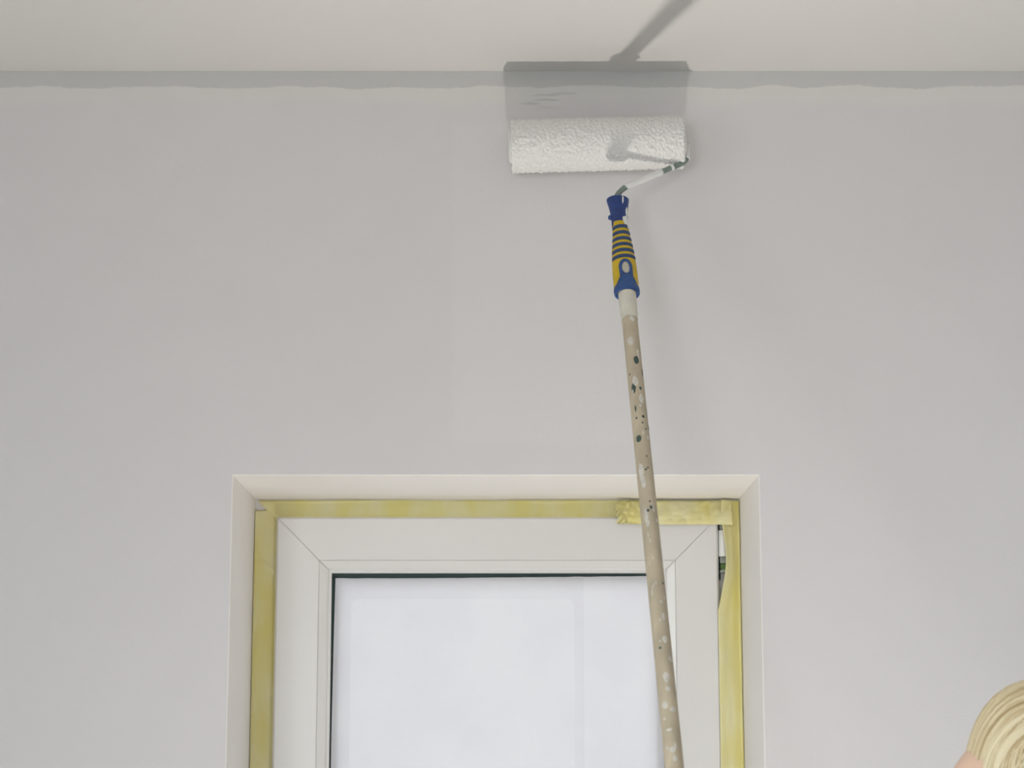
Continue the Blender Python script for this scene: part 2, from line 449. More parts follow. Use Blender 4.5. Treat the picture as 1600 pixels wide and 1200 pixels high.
# border layer of the film: second ply round a clear rounded panel
def rr(x0, x1, z0, z1, r, m=8):
    out = []
    for cx, cz, a0 in ((x1 - r, z1 - r, 0), (x0 + r, z1 - r, 90), (x0 + r, z0 + r, 180), (x1 - r, z0 + r, 270)):
        for k in range(m + 1):
            a_ = R(a0 + 90 * k / m); out.append((cx + r * math.cos(a_), cz + r * math.sin(a_)))
    return out
ia = onY(549, 936, FYf); ib = onY(897, 936, FYf)
inn = rr(ia.x, ib.x, gz0 + .03, ia.z, .012); ex = onY(912, 940, FYf).x
outr = rr(gx0 + .007, ex, gz0 + .006, gz1 - .009, .001)
V = [Vector((x, FYf - .0006, z)) for x, z in outr] + [Vector((x, FYf - .0006, z)) for x, z in inn]
n = len(outr)
mesh_obj('film_border', V, [(k, (k + 1) % n, n + (k + 1) % n, n + k) for k in range(n)], M['film2'], film)

# other windows: beside the camera, and one added behind it for ambient daylight
def plain_window(name, lo, hi, z0, z1, T, label):
    e = empty(name, T((lo + hi) / 2, .2, z0), label, kind='structure')
    members(lo, hi, z0, z1, [(0, .2), (.07, .2), (.07, .27), (0, .27)], ('frame_rail', 'frame_jamb'), M['pvc'], e, T=T)
    mpos = (lo + hi) / 2
    V = [T(a_, d, b_) for a_ in (mpos - .05, mpos + .05) for d in (.19, .28) for b_ in (z0 + .07, z1 - .07)]
    mesh_obj('mullion', V, [(0, 1, 3, 2), (4, 5, 7, 6), (0, 1, 5, 4), (2, 3, 7, 6), (0, 2, 6, 4), (1, 3, 7, 5)], M['pvc'], e, smooth=False)
    for a0, a1 in ((lo + .07, mpos - .05), (mpos + .05, hi - .07)):
        V = [T(a_, d, b_) for a_ in (a0, a1) for d in (.23, .236) for b_ in (z0 + .07, z1 - .07)]
        mesh_obj('pane', V, [(0, 1, 3, 2), (4, 5, 7, 6), (0, 1, 5, 4), (2, 3, 7, 6), (0, 2, 6, 4), (1, 3, 7, 5)], M['glass'], e, smooth=False)
plain_window('window_2', LW[0], LW[1], LW[2], LW[3], lambda a_, d, b_: Vector((RX0 - d, a_, b_)), 'wide white framed window in the side wall')
plain_window('fill_window', BW[0], BW[1], BW[2], BW[3], lambda a_, d, b_: Vector((a_, RY0 - d, b_)), 'added tall white framed glazed opening in the wall facing the window')
def portal(loc, rot, sx, sy):                # daylight sampling guide in a window opening; gives off no light itself
    l = bpy.data.lights.new('daylight_portal', 'AREA'); l.shape = 'RECTANGLE'; l.size = sx; l.size_y = sy
    l.cycles.is_portal = True
    o = bpy.data.objects.new('daylight_portal', l); COL.objects.link(o); o.location = loc; o.rotation_euler = rot
portal((RX0 - .38, (LW[0] + LW[1]) / 2, (LW[2] + LW[3]) / 2), (0, R(-90), 0), LW[3] - LW[2], LW[1] - LW[0])
portal(((BW[0] + BW[1]) / 2, RY0 - .38, (BW[2] + BW[3]) / 2), (R(90), 0, 0), BW[1] - BW[0], BW[3] - BW[2])
portal(((HX0 + HX1) / 2, .39, (HZ0 + HZ1) / 2), (R(-90), 0, 0), HX1 - HX0, HZ1 - HZ0)

# ------------------------------------------------------------------ masking tape round the window frame
TY = FY - .0012
tl = onY(0, 808, TY).z
def lerp(a_, b_, t): return a_ + (b_ - a_) * t
def tape_top(u, v):
    x = lerp(HX0 + .003 + v * (SX0 - HX0 - .003), SX1 + .02, u); zt = HZ1 - .0015; zb = SZ1 - .006
    z = lerp(zt, zb, v) + (nz(x * 30, 3) * .0006 if 0 < v < 1 else 0)
    return Vector((x, TY - .0012 * v + nz(x * 14, v * 3, 1) * .0011 - .0009 * math.sin(v * 6 + x * 20) * .6, z))
tag(sheet('masking_tape', tape_top, 160, 10, M['tape']), 'straight strip of yellow masking tape along the head of the window frame', 'masking tape')
def tape_left(u, v):
    z = lerp(HZ1 - .019 + .004 * u, HZ0 + .03, v)
    x0_ = HX0 + .0012; x1_ = SX0 + .006
    # laps a little way out onto the reveal, then across the frame
    fold = .22
    crease = (onY(397, 869, TY).z - onY(430, 902, TY).z)
    zc = onY(397, 869, TY).z - crease * min(1, max(0, (u - fold) / (1 - fold)))
    rid = math.exp(-((z - zc) / .0035) ** 2) * .003
    if u < fold:
        t = u / fold
        return Vector((x0_ + .0006 * abs(nz(z * 40, u * 3)), lerp(TY - .012 + nz(z * 9, 2) * .004, TY, t), z))
    t = (u - fold) / (1 - fold)
    return Vector((lerp(x0_, x1_, t) + nz(z * 30, 7) * .0006 * (t < 1), TY + nz(z * 10, t * 2.5, 4) * .0016 * math.sin(t * math.pi) - rid * math.sin(t * math.pi), z))
tag(sheet('masking_tape', tape_left, 12, 420, M['tape']), 'yellow masking tape strip with a diagonal crease down the frame jamb away from the pole', 'masking tape')
hz_top, hz_bot = hz(819), hz(955)
def tape_right(u, v):
    z = lerp(HZ1 - .003, HZ0 + .03, v)
    xr = HX1 - .0012; xl = SX1 - .002
    if z > hz_top: bul = .0075
    elif z > hz_bot: bul = .0085 + .0055 * math.sin(min(1, (hz_top - z) / (hz_top - hz_bot)) * math.pi) ; bul *= (1 - ((hz_top - z) / (hz_top - hz_bot)) ** 3)
    else: bul = 0
    xl += bul + nz(z * 20, 11) * .0006
    fold = .22
    if u > 1 - fold:
        t = (u - 1 + fold) / fold
        return Vector((xr - .0006 * abs(nz(z * 40, u * 3)), lerp(TY - .002, TY - .014 + nz(z * 9, 5) * .004, t), z))
    t = u / (1 - fold)
    lift = .016 * math.exp(-((z - hz(870)) / .05) ** 2) * (1 - t)
    return Vector((lerp(xl, xr, t), TY - .0165 * (1 - t) - .002 - lift * .3 + nz(z * 12, t * 3, 8) * .0028 * math.sin(t * math.pi), z))
tag(sheet('masking_tape', tape_right, 14, 420, M['tape']), 'loose yellow masking tape strip bulging past the hinge down the frame jamb', 'masking tape')
ox0 = onY(966, 800, SY).x
def tape_over(u, v):
    zt = HZ1 - .004; zb = onY(0, 820, SY - .003).z
    tear = .006 * nz(v * 6, 3) + .004 * nz(v * 17, 8)
    x = lerp(ox0 + tear - .004 * math.sin(v * 3.1), HX1 - .012, u)
    k = math.exp(-(u / .16) ** 2)
    y = lerp(TY - .004, SY - .0025, min(1, v * 1.5)) - .0015
    y -= k * (.004 + .016 * abs(nz(x * 110, v * 3.2, 2))) + .0045 * abs(nz(x * 62 + v * 2, v * 1.8 - x * 20, 6)) + .002 * nz(x * 25, v * 4, 1)
    z = lerp(zt + nz(x * 30, 2) * .001, zb + nz(x * 12, 4) * .0012 + .004 * k * (.3 + nz(x * 40, 9)), v)
    return Vector((x, y, z))
tag(sheet('masking_tape', tape_over, 120, 26, M['tape']), 'short crumpled piece of yellow masking tape overlapping the straight strip behind the pole', 'masking tape')

# ------------------------------------------------------------------ paint roller on a pole
P0 = onY(965, 312, -.092); P1 = onY(1054, 1200, -.52)
AX = (P1 - P0).normalized()
PU = 1 / 1119.0
def at_py(py):                                # distance along the pole axis to image row py
    lo, hi = -.2, 2.0
    for _ in range(50):
        m_ = (lo + hi) / 2; q = P0 + AX * m_ - CAM
        dep = q.y * _c + q.z * _s; yy = 600 - F * (q.z * _c - q.y * _s) / dep
        if yy < py: lo = m_
        else: hi = m_
    return lo
POLE_L = 1.95
PEND = P0 + AX * POLE_L
ro = empty('paint_roller', PEND, 'paint roller loaded with white paint on a long wooden pole pressed to the wall', 'paint roller')
# nap cover
RC = .0375
rl = onY(798.5, 229, -.042); rr_ = onY(1067, 222, -.042)
ra = (rr_ - rl).normalized(); RLEN = (rr_ - rl).length
ru, rf, rs = None, None, None
_, rf, rs = frame_of(ra, -Y)
def cover():
    nu, nv = 420, 230
    V, Fc = [], []
    for i in range(nu + 1):
        t = i / nu
        endf = min(1, min(t, 1 - t) * RLEN / .002)
        rad = RC - .0012 * (1 - math.sqrt(max(0, 1 - (1 - endf) ** 2)))
        for k in range(nv):
            q = 2 * math.pi * k / nv
            p = rl + ra * (RLEN * t) + rf * math.cos(q) * rad + rs * math.sin(q) * rad
            d = noise.fractal(p * 240, .8, 2.2, 3) * .0019 + max(0, noise.noise(p * 420 + Vector((3, 1, 7)))) * .0014
            d -= max(0, noise.noise(p * 75) - .25) * .0015
            dirv = rf * math.cos(q) + rs * math.sin(q)
            pp = p + dirv * d
            if pp.y > -.0012: pp.y = -.0012            # nap squashed flat where it presses on the wall
            if i in (0, nu): pp += ra * noise.noise(p * 160) * .0018
            V.append(pp)
    for i in range(nu):
        for k in range(nv):
            Fc.append((i * nv + k, i * nv + (k + 1) % nv, (i + 1) * nv + (k + 1) % nv, (i + 1) * nv + k))
    Fc.append(tuple(range(nv))); Fc.append(tuple(nu * nv + k for k in range(nv)))
    return mesh_obj('roller_cover', V, Fc, M['nap'], ro)
cover()
for p, sgn in ((rl, -1), (rr_, 1)):
    lathe('end_cap', p - ra * sgn * .002, ra * sgn, -Y, [(0, .024), (.004, .024), (.006, .021), (.006, .006)], M['wet'], ro, n=28)
# wire frame
we = rr_ + ra * .0065
wa = onY(1073.5, 252, -.052); wb2 = onY(1062, 261, -.060); wc = onY(975, 293, -.088)
wpath = round_path([rr_ - ra * .02, we, wa, wc, P0 + AX * .0 + Vector((-.0035, 0, .004)), P0 + AX * .02], .011, 7)
wire = tube('wire_frame', wpath, .0040, M['wire'], ro, n=12)
def seg(a_, b_, t0, t1, rad, name='paint_coat', mat='wet', bumps=.0006):
    n_ = 16; pts, rd = [], []
    for k in range(n_ + 1):
        t = lerp(t0, t1, k / n_); p = a_ + (b_ - a_) * t
        pts.append(p); rd.append(rad + bumps * nz(t * 40, 2) - (.0006 if k in (0, n_) else 0))
    return tube(name, pts, rd, M[mat], wire, n=12)
seg(wa, wc, .40, .99, .0047)
seg(wa, wc, .225, .265, .0047)
seg(we, wa, .1, .9, .0047)
# handle: yellow grip with blue collar, blue stripes, hanging loop and rim
_, hf, hs = frame_of(AX, CAM - P0)
hf = (hf * math.cos(R(9)) + hs * math.sin(R(9)) * (1 if hs.x > 0 else -1)).normalized()
_, hf, hs = frame_of(AX, hf)
if hs.x < 0: hs = -hs
t352, t413, t458 = at_py(352), at_py(413), at_py(459)
grip_prof = [(at_py(350), 12.6), (at_py(356), 12.8), (at_py(368), 13.6), (at_py(380), 15.2), (at_py(395), 17.2), (at_py(412), 18.6), (at_py(430), 19.3), (at_py(445), 19.2), (at_py(456), 18.4)]
SQ = .72
def grip_r(t):
    pr = grip_prof
    if t <= pr[0][0]: return pr[0][1] * PU
    for (a0, r0), (a1, r1) in zip(pr, pr[1:]):
        if t <= a1:
            k = (t - a0) / (a1 - a0); k = k * k * (3 - 2 * k) * .5 + k * .5
            return lerp(r0, r1, k) * PU
    return pr[-1][1] * PU
ts = [lerp(at_py(350), at_py(456), k / 40) for k in range(41)]
grip = lathe('handle', P0, AX, hf, [(t, grip_r(t)) for t in ts], M['yellow'], ro, n=48, squash=SQ)
collar_prof = [(at_py(311.5), 4), (at_py(311.5), 16.5), (at_py(312.5), 17.8), (at_py(315), 17.6), (at_py(322), 15.8), (at_py(332), 14.0), (at_py(342), 13.2), (at_py(350), 13.2), (at_py(354.5), 13.3), (at_py(356), 12.5)]
lathe('collar', P0, AX, hf, [(t, r * PU) for t, r in collar_prof], M['blue'], grip, n=40, squash=.62)
npos = P0 + AX * at_py(340) - hs * (13.5 * PU)
lathe('collar_nub', npos + hs * .003, -hs, hf, [(0, .0034), (.0035, .0038), (.006, .0030), (.0068, .0015)], M['blue'], grip, n=16)
def surf(t, ang, off):
    r = grip_r(t) + off
    return P0 + AX * t + hf * (math.cos(ang) * r * SQ) + hs * (math.sin(ang) * r)
def stripe(py0, py1, a0, a1, slant=0):
    n_ = 16; V = []
    t0, t1 = at_py(py0), at_py(py1)
    for off in (-.001, .0009):
        for j in range(5):
            for k in range(n_ + 1):
                an = lerp(a0, a1, k / n_)
                inset = .0004 if j in (0, 4) and off > 0 else 0
                V.append(surf(lerp(t0 + inset, t1 - inset, j / 4) + slant * math.sin(an), an, off))
    m_ = n_ + 1; Fc = []
    for l in (0, 1):
        b_ = l * 5 * m_
        for j in range(4):
            for k in range(n_): Fc.append((b_ + j * m_ + k, b_ + j * m_ + k + 1, b_ + (j + 1) * m_ + k + 1, b_ + (j + 1) * m_ + k))
    top = 5 * m_
    for k in range(n_):
        Fc.append((k, k + 1, top + k + 1, top + k)); Fc.append((4 * m_ + k, 4 * m_ + k + 1, top + 4 * m_ + k + 1, top + 4 * m_ + k))
    for j in range(4):
        Fc.append((j * m_, (j + 1) * m_, top + (j + 1) * m_, top + j * m_)); Fc.append((j * m_ + n_, (j + 1) * m_ + n_, top + (j + 1) * m_ + n_, top + j * m_ + n_))
    return mesh_obj('grip_stripe', V, Fc, M['stripe'], grip)
for k in range(6):
    y0 = 356.5 + k * 9.75
    stripe(y0, y0 + 5.6, R(-72), R(66), -.0012)
# hanging loop: raised arch with a paint-clogged slot, flaring into the rim
def loop():
    n_ = 48; outer, inn_ = [], []
    cy = 428
    for k in range(n_):
        a_ = 2 * math.pi * k / n_
        sx, sy = math.sin(a_), -math.cos(a_)          # sy<0 is up
        if sy < 0.2: ox, oy = 10.5 * sx, (cy - 2) + 12.5 * sy
        else:
            q = (sy - .2) / .8; sgx = 1 if sx > 0 else -1
            if q < .35: ox, oy = sgx * 10.2, lerp(cy + .5, 441, q / .35)
            elif q < .75: ox, oy = sgx * lerp(10.2, 19.5, ((q - .35) / .4) ** 1.6), lerp(441, 452.5, ((q - .35) / .4) ** .8)
            else: ox, oy = sgx * lerp(19.5, 0, (q - .75) / .25) if abs(sx) > 1e-6 else 0, 453
        outer.append((ox, oy)); inn_.append((5.6 * sx, cy - 1 + 9.2 * sy))
    V, Fc = [], []
    def P(x, y, off):
        t = at_py(y); r = grip_r(t); return surf(t, x * PU / r, off)
    for ring_, off in ((outer, -.0008), (outer, .0012), ([((o[0] + i[0]) / 2, (o[1] + i[1]) / 2) for o, i in zip(outer, inn_)], .0019), (inn_, .0014), (inn_, -.0006)):
        V += [P(x, y, off) for x, y in ring_]
    for r_ in range(4):
        for k in range(n_): Fc.append((r_ * n_ + k, r_ * n_ + (k + 1) % n_, (r_ + 1) * n_ + (k + 1) % n_, (r_ + 1) * n_ + k))
    mesh_obj('hanging_loop', V, Fc, M['loop'], grip)
    V = [P(0, cy - 1, .0004)] + [P(x * 1.05, lerp(cy - 1, y, 1.05), .0002) for x, y in inn_]
    mesh_obj('paint_in_slot', V, [(0, 1 + k, 1 + (k + 1) % n_) for k in range(n_)], M['cream'], grip)
loop()
rim_prof = [(at_py(449.5), 18.4), (at_py(451.5), 19.6), (at_py(456), 20.0), (at_py(460), 19.4), (at_py(461), 17.8), (at_py(460), 15.4), (at_py(450), 13.5)]
lathe('rim', P0, AX, hf, [(t, r * PU) for t, r in rim_prof], M['loop'], grip, n=48, cap=False, squash=.8)
def blob(name, pyc, ang, wpx, hpx, mat, parent, radf, seed=0, thick=.0006, ax0=P0, n_=14, sq=1.0):
    """thin dried paint spot wrapped on the round surface"""
    V, Fc = [], []
    tc = at_py(pyc); sc = (at_py(pyc + 10) - at_py(pyc - 10)) / 20
    for ring_, (f_, off) in enumerate(((1, -.0002), (.85, thick * .7), (.45, thick))):
        for k in range(n_):
            a_ = 2 * math.pi * k / n_
            q = 1 + .35 * nz(math.cos(a_) * 1.3 + seed * 3.7, math.sin(a_) * 1.3, seed)
            t = tc + math.sin(a_) * hpx / 2 * sc * f_ * q
            r = radf(t)
            an = ang + math.cos(a_) * wpx / 2 * PU * f_ * q / r
            V.append(ax0 + AX * t + hf * math.cos(an) * (r + off) * sq + hs * math.sin(an) * (r + off))
    for r_ in range(2):
        for k in range(n_): Fc.append((r_ * n_ + k, r_ * n_ + (k + 1) % n_, (r_ + 1) * n_ + (k + 1) % n_, (r_ + 1) * n_ + k))
    Fc.append(tuple(2 * n_ + k for k in range(n_)))
    if name is None: return V, Fc
    return mesh_obj(name, V, Fc, M[mat], parent)
def collar_r(t):
    for (a0, r0), (a1, r1) in zip(collar_prof[1:], collar_prof[2:]):
        if t <= a1: return lerp(r0, r1, (t - a0) / max(1e-6, a1 - a0)) * PU
    return grip_r(t)
blob('paint_smear', 349, R(38), 12, 13, 'wet', grip, lambda t: max(collar_r(t), grip_r(t) if t > t352 else 0) + .0006, 1, sq=0.70)
blob('paint_smear', 355, R(62), 8, 14, 'wet', grip, lambda t: grip_r(t) + .001, 2, sq=0.74)
blob('paint_smear', 335, R(58), 6, 15, 'wet', grip, collar_r, 3, sq=0.64)
blob('paint_smear', 318, R(24), 3, 12, 'wet', grip, collar_r, 4, sq=0.64)

# pole
tp0 = at_py(448)
def pole_r(t): return lerp(.01035, .0112, min(1, t / 1.1))
pole = lathe('pole', P0, AX, hf, [(lerp(tp0, POLE_L, k / 30), pole_r(lerp(tp0, POLE_L, k / 30))) for k in range(31)] + [(POLE_L + .004, .006)], M['wood'], ro, n=32)
t_a, t_b = tp0 - .01, at_py(500)
lathe('tape_wrap', P0, AX, hf, [(lerp(t_a, t_b, k / 14), (14.2 - 1.4 * (k / 14)) * PU + .00025 * nz(k * .8, 3)) for k in range(15)], M['wrap'], pole, n=32)
def spots(name, mat, lst):
    V, Fc = [], []
    for i, (py, dx, w_, h_) in enumerate(lst):
        r = pole_r(at_py(py)) / PU
        v, f_ = blob(None, py, math.asin(max(-.95, min(.95, dx / r))), w_, h_, mat, None, pole_r, i + 1, .0003)
        if max(w_, h_) >= 6: mesh_obj(name, v, f_, M[mat], pole); continue
        b_ = len(V); V += v; Fc += [tuple(q + b_ for q in g_) for g_ in f_]
    if V: tag(mesh_obj(name[:-5] + '_specks', V, Fc, M[mat], pole), kind='stuff')
g_sp = [(570, 2, 9, 13), (586, 10, 3, 12), (613, -6, 7, 17), (614, 4, 4, 6), (645, -6, 3, 10), (658, 4, 5, 5), (672, 11, 3, 9), (692, -6, 9, 11), (668, 2, 3, 3), (677, 6, 3, 3), (660, -6, 3, 4),
        (741, 0, 4, 3), (738, 3, 3, 3), (791, 1, 3, 3), (800, 2, 5, 6), (805, -3, 5, 4), (1019, -5, 4, 4), (917, 8, 3, 4), (720, 3, 2, 4), (590, -9, 2, 4)]
spots('green_paint_spot', 'spotgreen', g_sp)
w_sp = [(540, -4, 11, 13), (603, -3, 10, 18), (630, 4, 8, 16), (690, 8, 4, 8), (745, -7, 9, 30), (760, -5, 7, 22), (812, -6, 6, 26), (826, -5, 6, 8), (842, -6, 3, 7), (852, -4, 2, 8), (818, 9, 5, 8),
        (947, 3, 4, 5), (970, 4, 5, 12), (1006, 3, 8, 12), (1035, 8, 8, 10), (1065, -1, 9, 16), (1083, 0, 7, 9), (1108, -6, 9, 12), (1115, 4, 10, 9), (1129, -8, 5, 3), (1147, -4, 8, 5), (1178, -2, 9, 10), (1172, 2, 3, 12), (1192, 0, 7, 10), (560, 6, 4, 18), (505, 2, 8, 10)]
for k in range(14): w_sp.append((random.uniform(520, 1190), random.uniform(-9, 9), random.uniform(2, 4), random.uniform(3, 9)))
spots('white_paint_spot', 'spotwhite', w_sp)
arc = [(918, -2), (920, -5), (924, -7), (929, -8), (934, -8.5)]
spots('white_paint_drip', 'spotwhite', [(py, dx, 2, 6) for py, dx in arc])

# ------------------------------------------------------------------ work lamp on the floor (lights roller and ceiling from below)
lamp = empty('work_lamp', (LAMP_POS.x, LAMP_POS.y, 0), 'black work floodlight on a low stand on the floor pointing up', 'lamp')
lathe('housing', LAMP_POS + Vector((0, 0, -.06)), Z, -Y, [(0, .03), (.004, .05), (.05, .06), (.056, .06), (.056, .052), (.05, .05)], M['lampbody'], lamp, n=32)
for sx in (-1, 1):
    tube('stand_leg', round_path([(LAMP_POS.x + sx * .066, LAMP_POS.y, LAMP_POS.z - .02), (LAMP_POS.x + sx * .10, LAMP_POS.y, .012), (LAMP_POS.x + sx * .10, LAMP_POS.y - .12, .008)], .02), .008, M['lampbody'], lamp, n=10)
    tube('pivot', [(LAMP_POS.x + sx * .055, LAMP_POS.y, LAMP_POS.z - .02), (LAMP_POS.x + sx * .07, LAMP_POS.y, LAMP_POS.z - .02)], .009, M['lampbody'], lamp, n=12)
tube('stand_bar', [(LAMP_POS.x - .1, LAMP_POS.y - .12, .008), (LAMP_POS.x + .1, LAMP_POS.y - .12, .008)], .008, M['lampbody'], lamp, n=10)
tube('stand_bar', [(LAMP_POS.x - .1, LAMP_POS.y + .02, .008), (LAMP_POS.x + .1, LAMP_POS.y + .02, .008)], .008, M['lampbody'], lamp, n=10)
ld = bpy.data.lights.new('lamp_light', 'AREA'); ld.shape = 'DISK'; ld.size = .032; ld.energy = LAMP_W; ld.color = (1, .965, .90); ld.spread = R(98)
lo_ = bpy.data.objects.new('lamp_light', ld); COL.objects.link(lo_); lo_.location = LAMP_POS; lo_.rotation_euler = (R(180), 0, 0)

# ------------------------------------------------------------------ person (mostly outside the frame)
def surface_nets(val, org, h):
    s = val < 0
    nx, ny, nz_ = val.shape
    cs = np.zeros((nx - 1, ny - 1, nz_ - 1), np.uint8)
    for i in (0, 1):
        for j in (0, 1):
            for k in (0, 1): cs += s[i:nx - 1 + i, j:ny - 1 + j, k:nz_ - 1 + k]
    act = np.argwhere((cs > 0) & (cs < 8))
    idx = -np.ones(cs.shape, np.int64); idx[tuple(act.T)] = np.arange(len(act))
    acc = np.zeros((len(act), 3)); cnt = np.zeros(len(act))
    cn = [(i, j, k) for i in (0, 1) for j in (0, 1) for k in (0, 1)]
    for a_ in range(8):
        for b_ in range(a_ + 1, 8):
            ca, cb = cn[a_], cn[b_]
            if sum(abs(p - q) for p, q in zip(ca, cb)) != 1: continue
            va = val[act[:, 0] + ca[0], act[:, 1] + ca[1], act[:, 2] + ca[2]]
            vb = val[act[:, 0] + cb[0], act[:, 1] + cb[1], act[:, 2] + cb[2]]
            m_ = (va < 0) != (vb < 0); t = np.where(m_, va / np.where(m_, va - vb, 1), 0)
            for d in range(3): acc[:, d] += np.where(m_, ca[d] + t * (cb[d] - ca[d]), 0)
            cnt += m_
    verts = (act + acc / cnt[:, None]) * h + org
    faces = []
    for ax in range(3):
        sl0 = [slice(1, -1)] * 3; sl1 = [slice(1, -1)] * 3
        sl0[ax] = slice(0, -1); sl1[ax] = slice(1, None)
        e = np.argwhere(s[tuple(sl0)] != s[tuple(sl1)])
        off = np.array([1, 1, 1]); off[ax] = 0; e = e + off
        o1, o2 = [d for d in range(3) if d != ax]
        q = []
        for d1, d2 in ((0, 0), (-1, 0), (-1, -1), (0, -1)):
            c = e.copy(); c[:, o1] += d1; c[:, o2] += d2
            q.append(idx[c[:, 0], c[:, 1], c[:, 2]])
        faces.append(np.stack(q, 1))
    faces = np.concatenate(faces)
    return verts, faces
class SDF:
    def __init__(s, lo, hi, h):
        s.lo = np.array(lo, float); s.h = h
        s.n = np.ceil((np.array(hi) - s.lo) / h).astype(int) + 1
        s.v = np.full(s.n, .06, np.float32)
    def _box(s, lo, hi, m):
        a_ = np.maximum(0, np.floor((np.array(lo) - m - s.lo) / s.h).astype(int)); b_ = np.minimum(s.n, np.ceil((np.array(hi) + m - s.lo) / s.h).astype(int) + 1)
        g_ = [s.lo[d] + np.arange(a_[d], b_[d]) * s.h for d in range(3)]
        sl = tuple(slice(a_[d], b_[d]) for d in range(3))
        return sl, np.stack(np.meshgrid(*g_, indexing='ij'), -1).astype(np.float32)
    def _put(s, sl, d, k, sub=False):
        o = s.v[sl]
        if sub: d = -d; hh = np.clip(.5 - .5 * (o - d) / k, 0, 1); s.v[sl] = np.maximum(o, d) + 0 * hh; return
        hh = np.clip(.5 + .5 * (o - d) / k, 0, 1)
        s.v[sl] = o * (1 - hh) + d * hh - k * hh * (1 - hh)
    def cap(s, a_, b_, ra_, rb_, k=.01, sub=False):
        a_, b_ = np.array(a_, float), np.array(b_, float); m = max(ra_, rb_) + .06
        sl, P = s._box(np.minimum(a_, b_), np.maximum(a_, b_), m)
        ab = b_ - a_; t = np.clip(((P - a_) @ ab) / max(1e-9, ab @ ab), 0, 1)
        d = np.linalg.norm(P - (a_ + t[..., None] * ab), axis=-1) - (ra_ + (rb_ - ra_) * t)
        s._put(sl, d, k, sub)
    def ell(s, c, r, k=.01, rot=None, sub=False):
        c = np.array(c, float); r = np.array(r, float); m = r.max() + .06
        sl, P = s._box(c, c, m); q = P - c
        if rot is not None: q = q @ np.array(rot)         # columns = local axes
        k0 = np.linalg.norm(q / r, axis=-1); k1 = np.linalg.norm(q / r ** 2, axis=-1) + 1e-9
        s._put(sl, k0 * (k0 - 1) / k1, k, sub)
    def clip(s, p, n_):                                   # keep the side n_ points away from
        g_ = [s.lo[d] + np.arange(s.n[d]) * s.h for d in range(3)]
        d = (g_[0][:, None, None] - p[0]) * n_[0] + (g_[1][None, :, None] - p[1]) * n_[1] + (g_[2][None, None, :] - p[2]) * n_[2]
        s.v = np.maximum(s.v, d.astype(np.float32))
    def obj(s, name, mat, parent, sm=2):
        v, f_ = surface_nets(s.v, s.lo, s.h)
        o = mesh_obj(name, v.tolist(), f_.tolist(), mat, parent)
        m = o.modifiers.new('smooth', 'SMOOTH'); m.factor = .5; m.iterations = sm
        return o

HC = onY(1590, 1302, -.62)                                # centre of the skull
yaw, tilt = R(10), R(10)
fw0 = Vector((-math.cos(yaw), math.sin(yaw), 0)); lf = Vector((0, 0, 1)).cross(fw0)
hfw = (fw0 * math.cos(tilt) + Z * math.sin(tilt)); hup = (Z * math.cos(tilt) - fw0 * math.sin(tilt))
ROT = np.array([[hfw[i], lf[i], hup[i]] for i in range(3)])
def hp(f_, l_, u_): return HC + hfw * f_ + lf * l_ + hup * u_
person = empty('person', (HC.x + .02, HC.y, 0), 'person with swept back blonde hair holding the roller pole', 'person')
def bp_(f_, l_, z): q = Vector((HC.x, HC.y, 0)) + fw0 * f_ + lf * l_; q.z = z; return q
SHz = HC.z - .215
neck = bp_(-.035, 0, HC.z - .16); sh = {1: bp_(-.03, .165, SHz), -1: bp_(-.03, -.165, SHz)}
hip = {1: bp_(-.03, .085, .86), -1: bp_(-.03, -.085, .86)}
knee = {1: bp_(.02, .12, .47), -1: bp_(-.02, -.11, .47)}; ank = {1: bp_(-.05, .15, .085), -1: bp_(-.13, -.12, .085)}
def pole_at(z): return P0 + AX * ((z - P0.z) / AX.z)
gz = {-1: 1.09, 1: .88}                                  # right hand above, left hand below
S = SDF((.05, -1.02, -.01), (1.0, -.18, HC.z + .16), .0048)
# trunk
S.cap(bp_(-.03, 0, .90), bp_(-.03, 0, 1.10), .115, .108, .03)
for sg in (1, -1):
    S.cap(bp_(-.03, sg * .05, .90), bp_(-.03, sg * .045, 1.12), .10, .09, .04)
    S.cap(bp_(-.025, sg * .05, 1.12), bp_(-.03, sg * .075, SHz - .03), .09, .09, .05)
    S.ell(bp_(.055, sg * .07, SHz - .14), (.055, .06, .06), .03)
    S.cap(bp_(-.03, sg * .02, SHz + .03), sh[sg], .05, .05, .04)
    S.cap(hip[sg], knee[sg], .088, .056, .03); S.cap(knee[sg], ank[sg], .058, .036, .02)
    S.cap(ank[sg] - Z * .045 - fw0 * .04, ank[sg] - Z * .055 + fw0 * .13, .034, .026, .02)
S.cap(bp_(-.04, 0, SHz + .02), HC - hup * .06 - hfw * .02, .056, .054, .03)
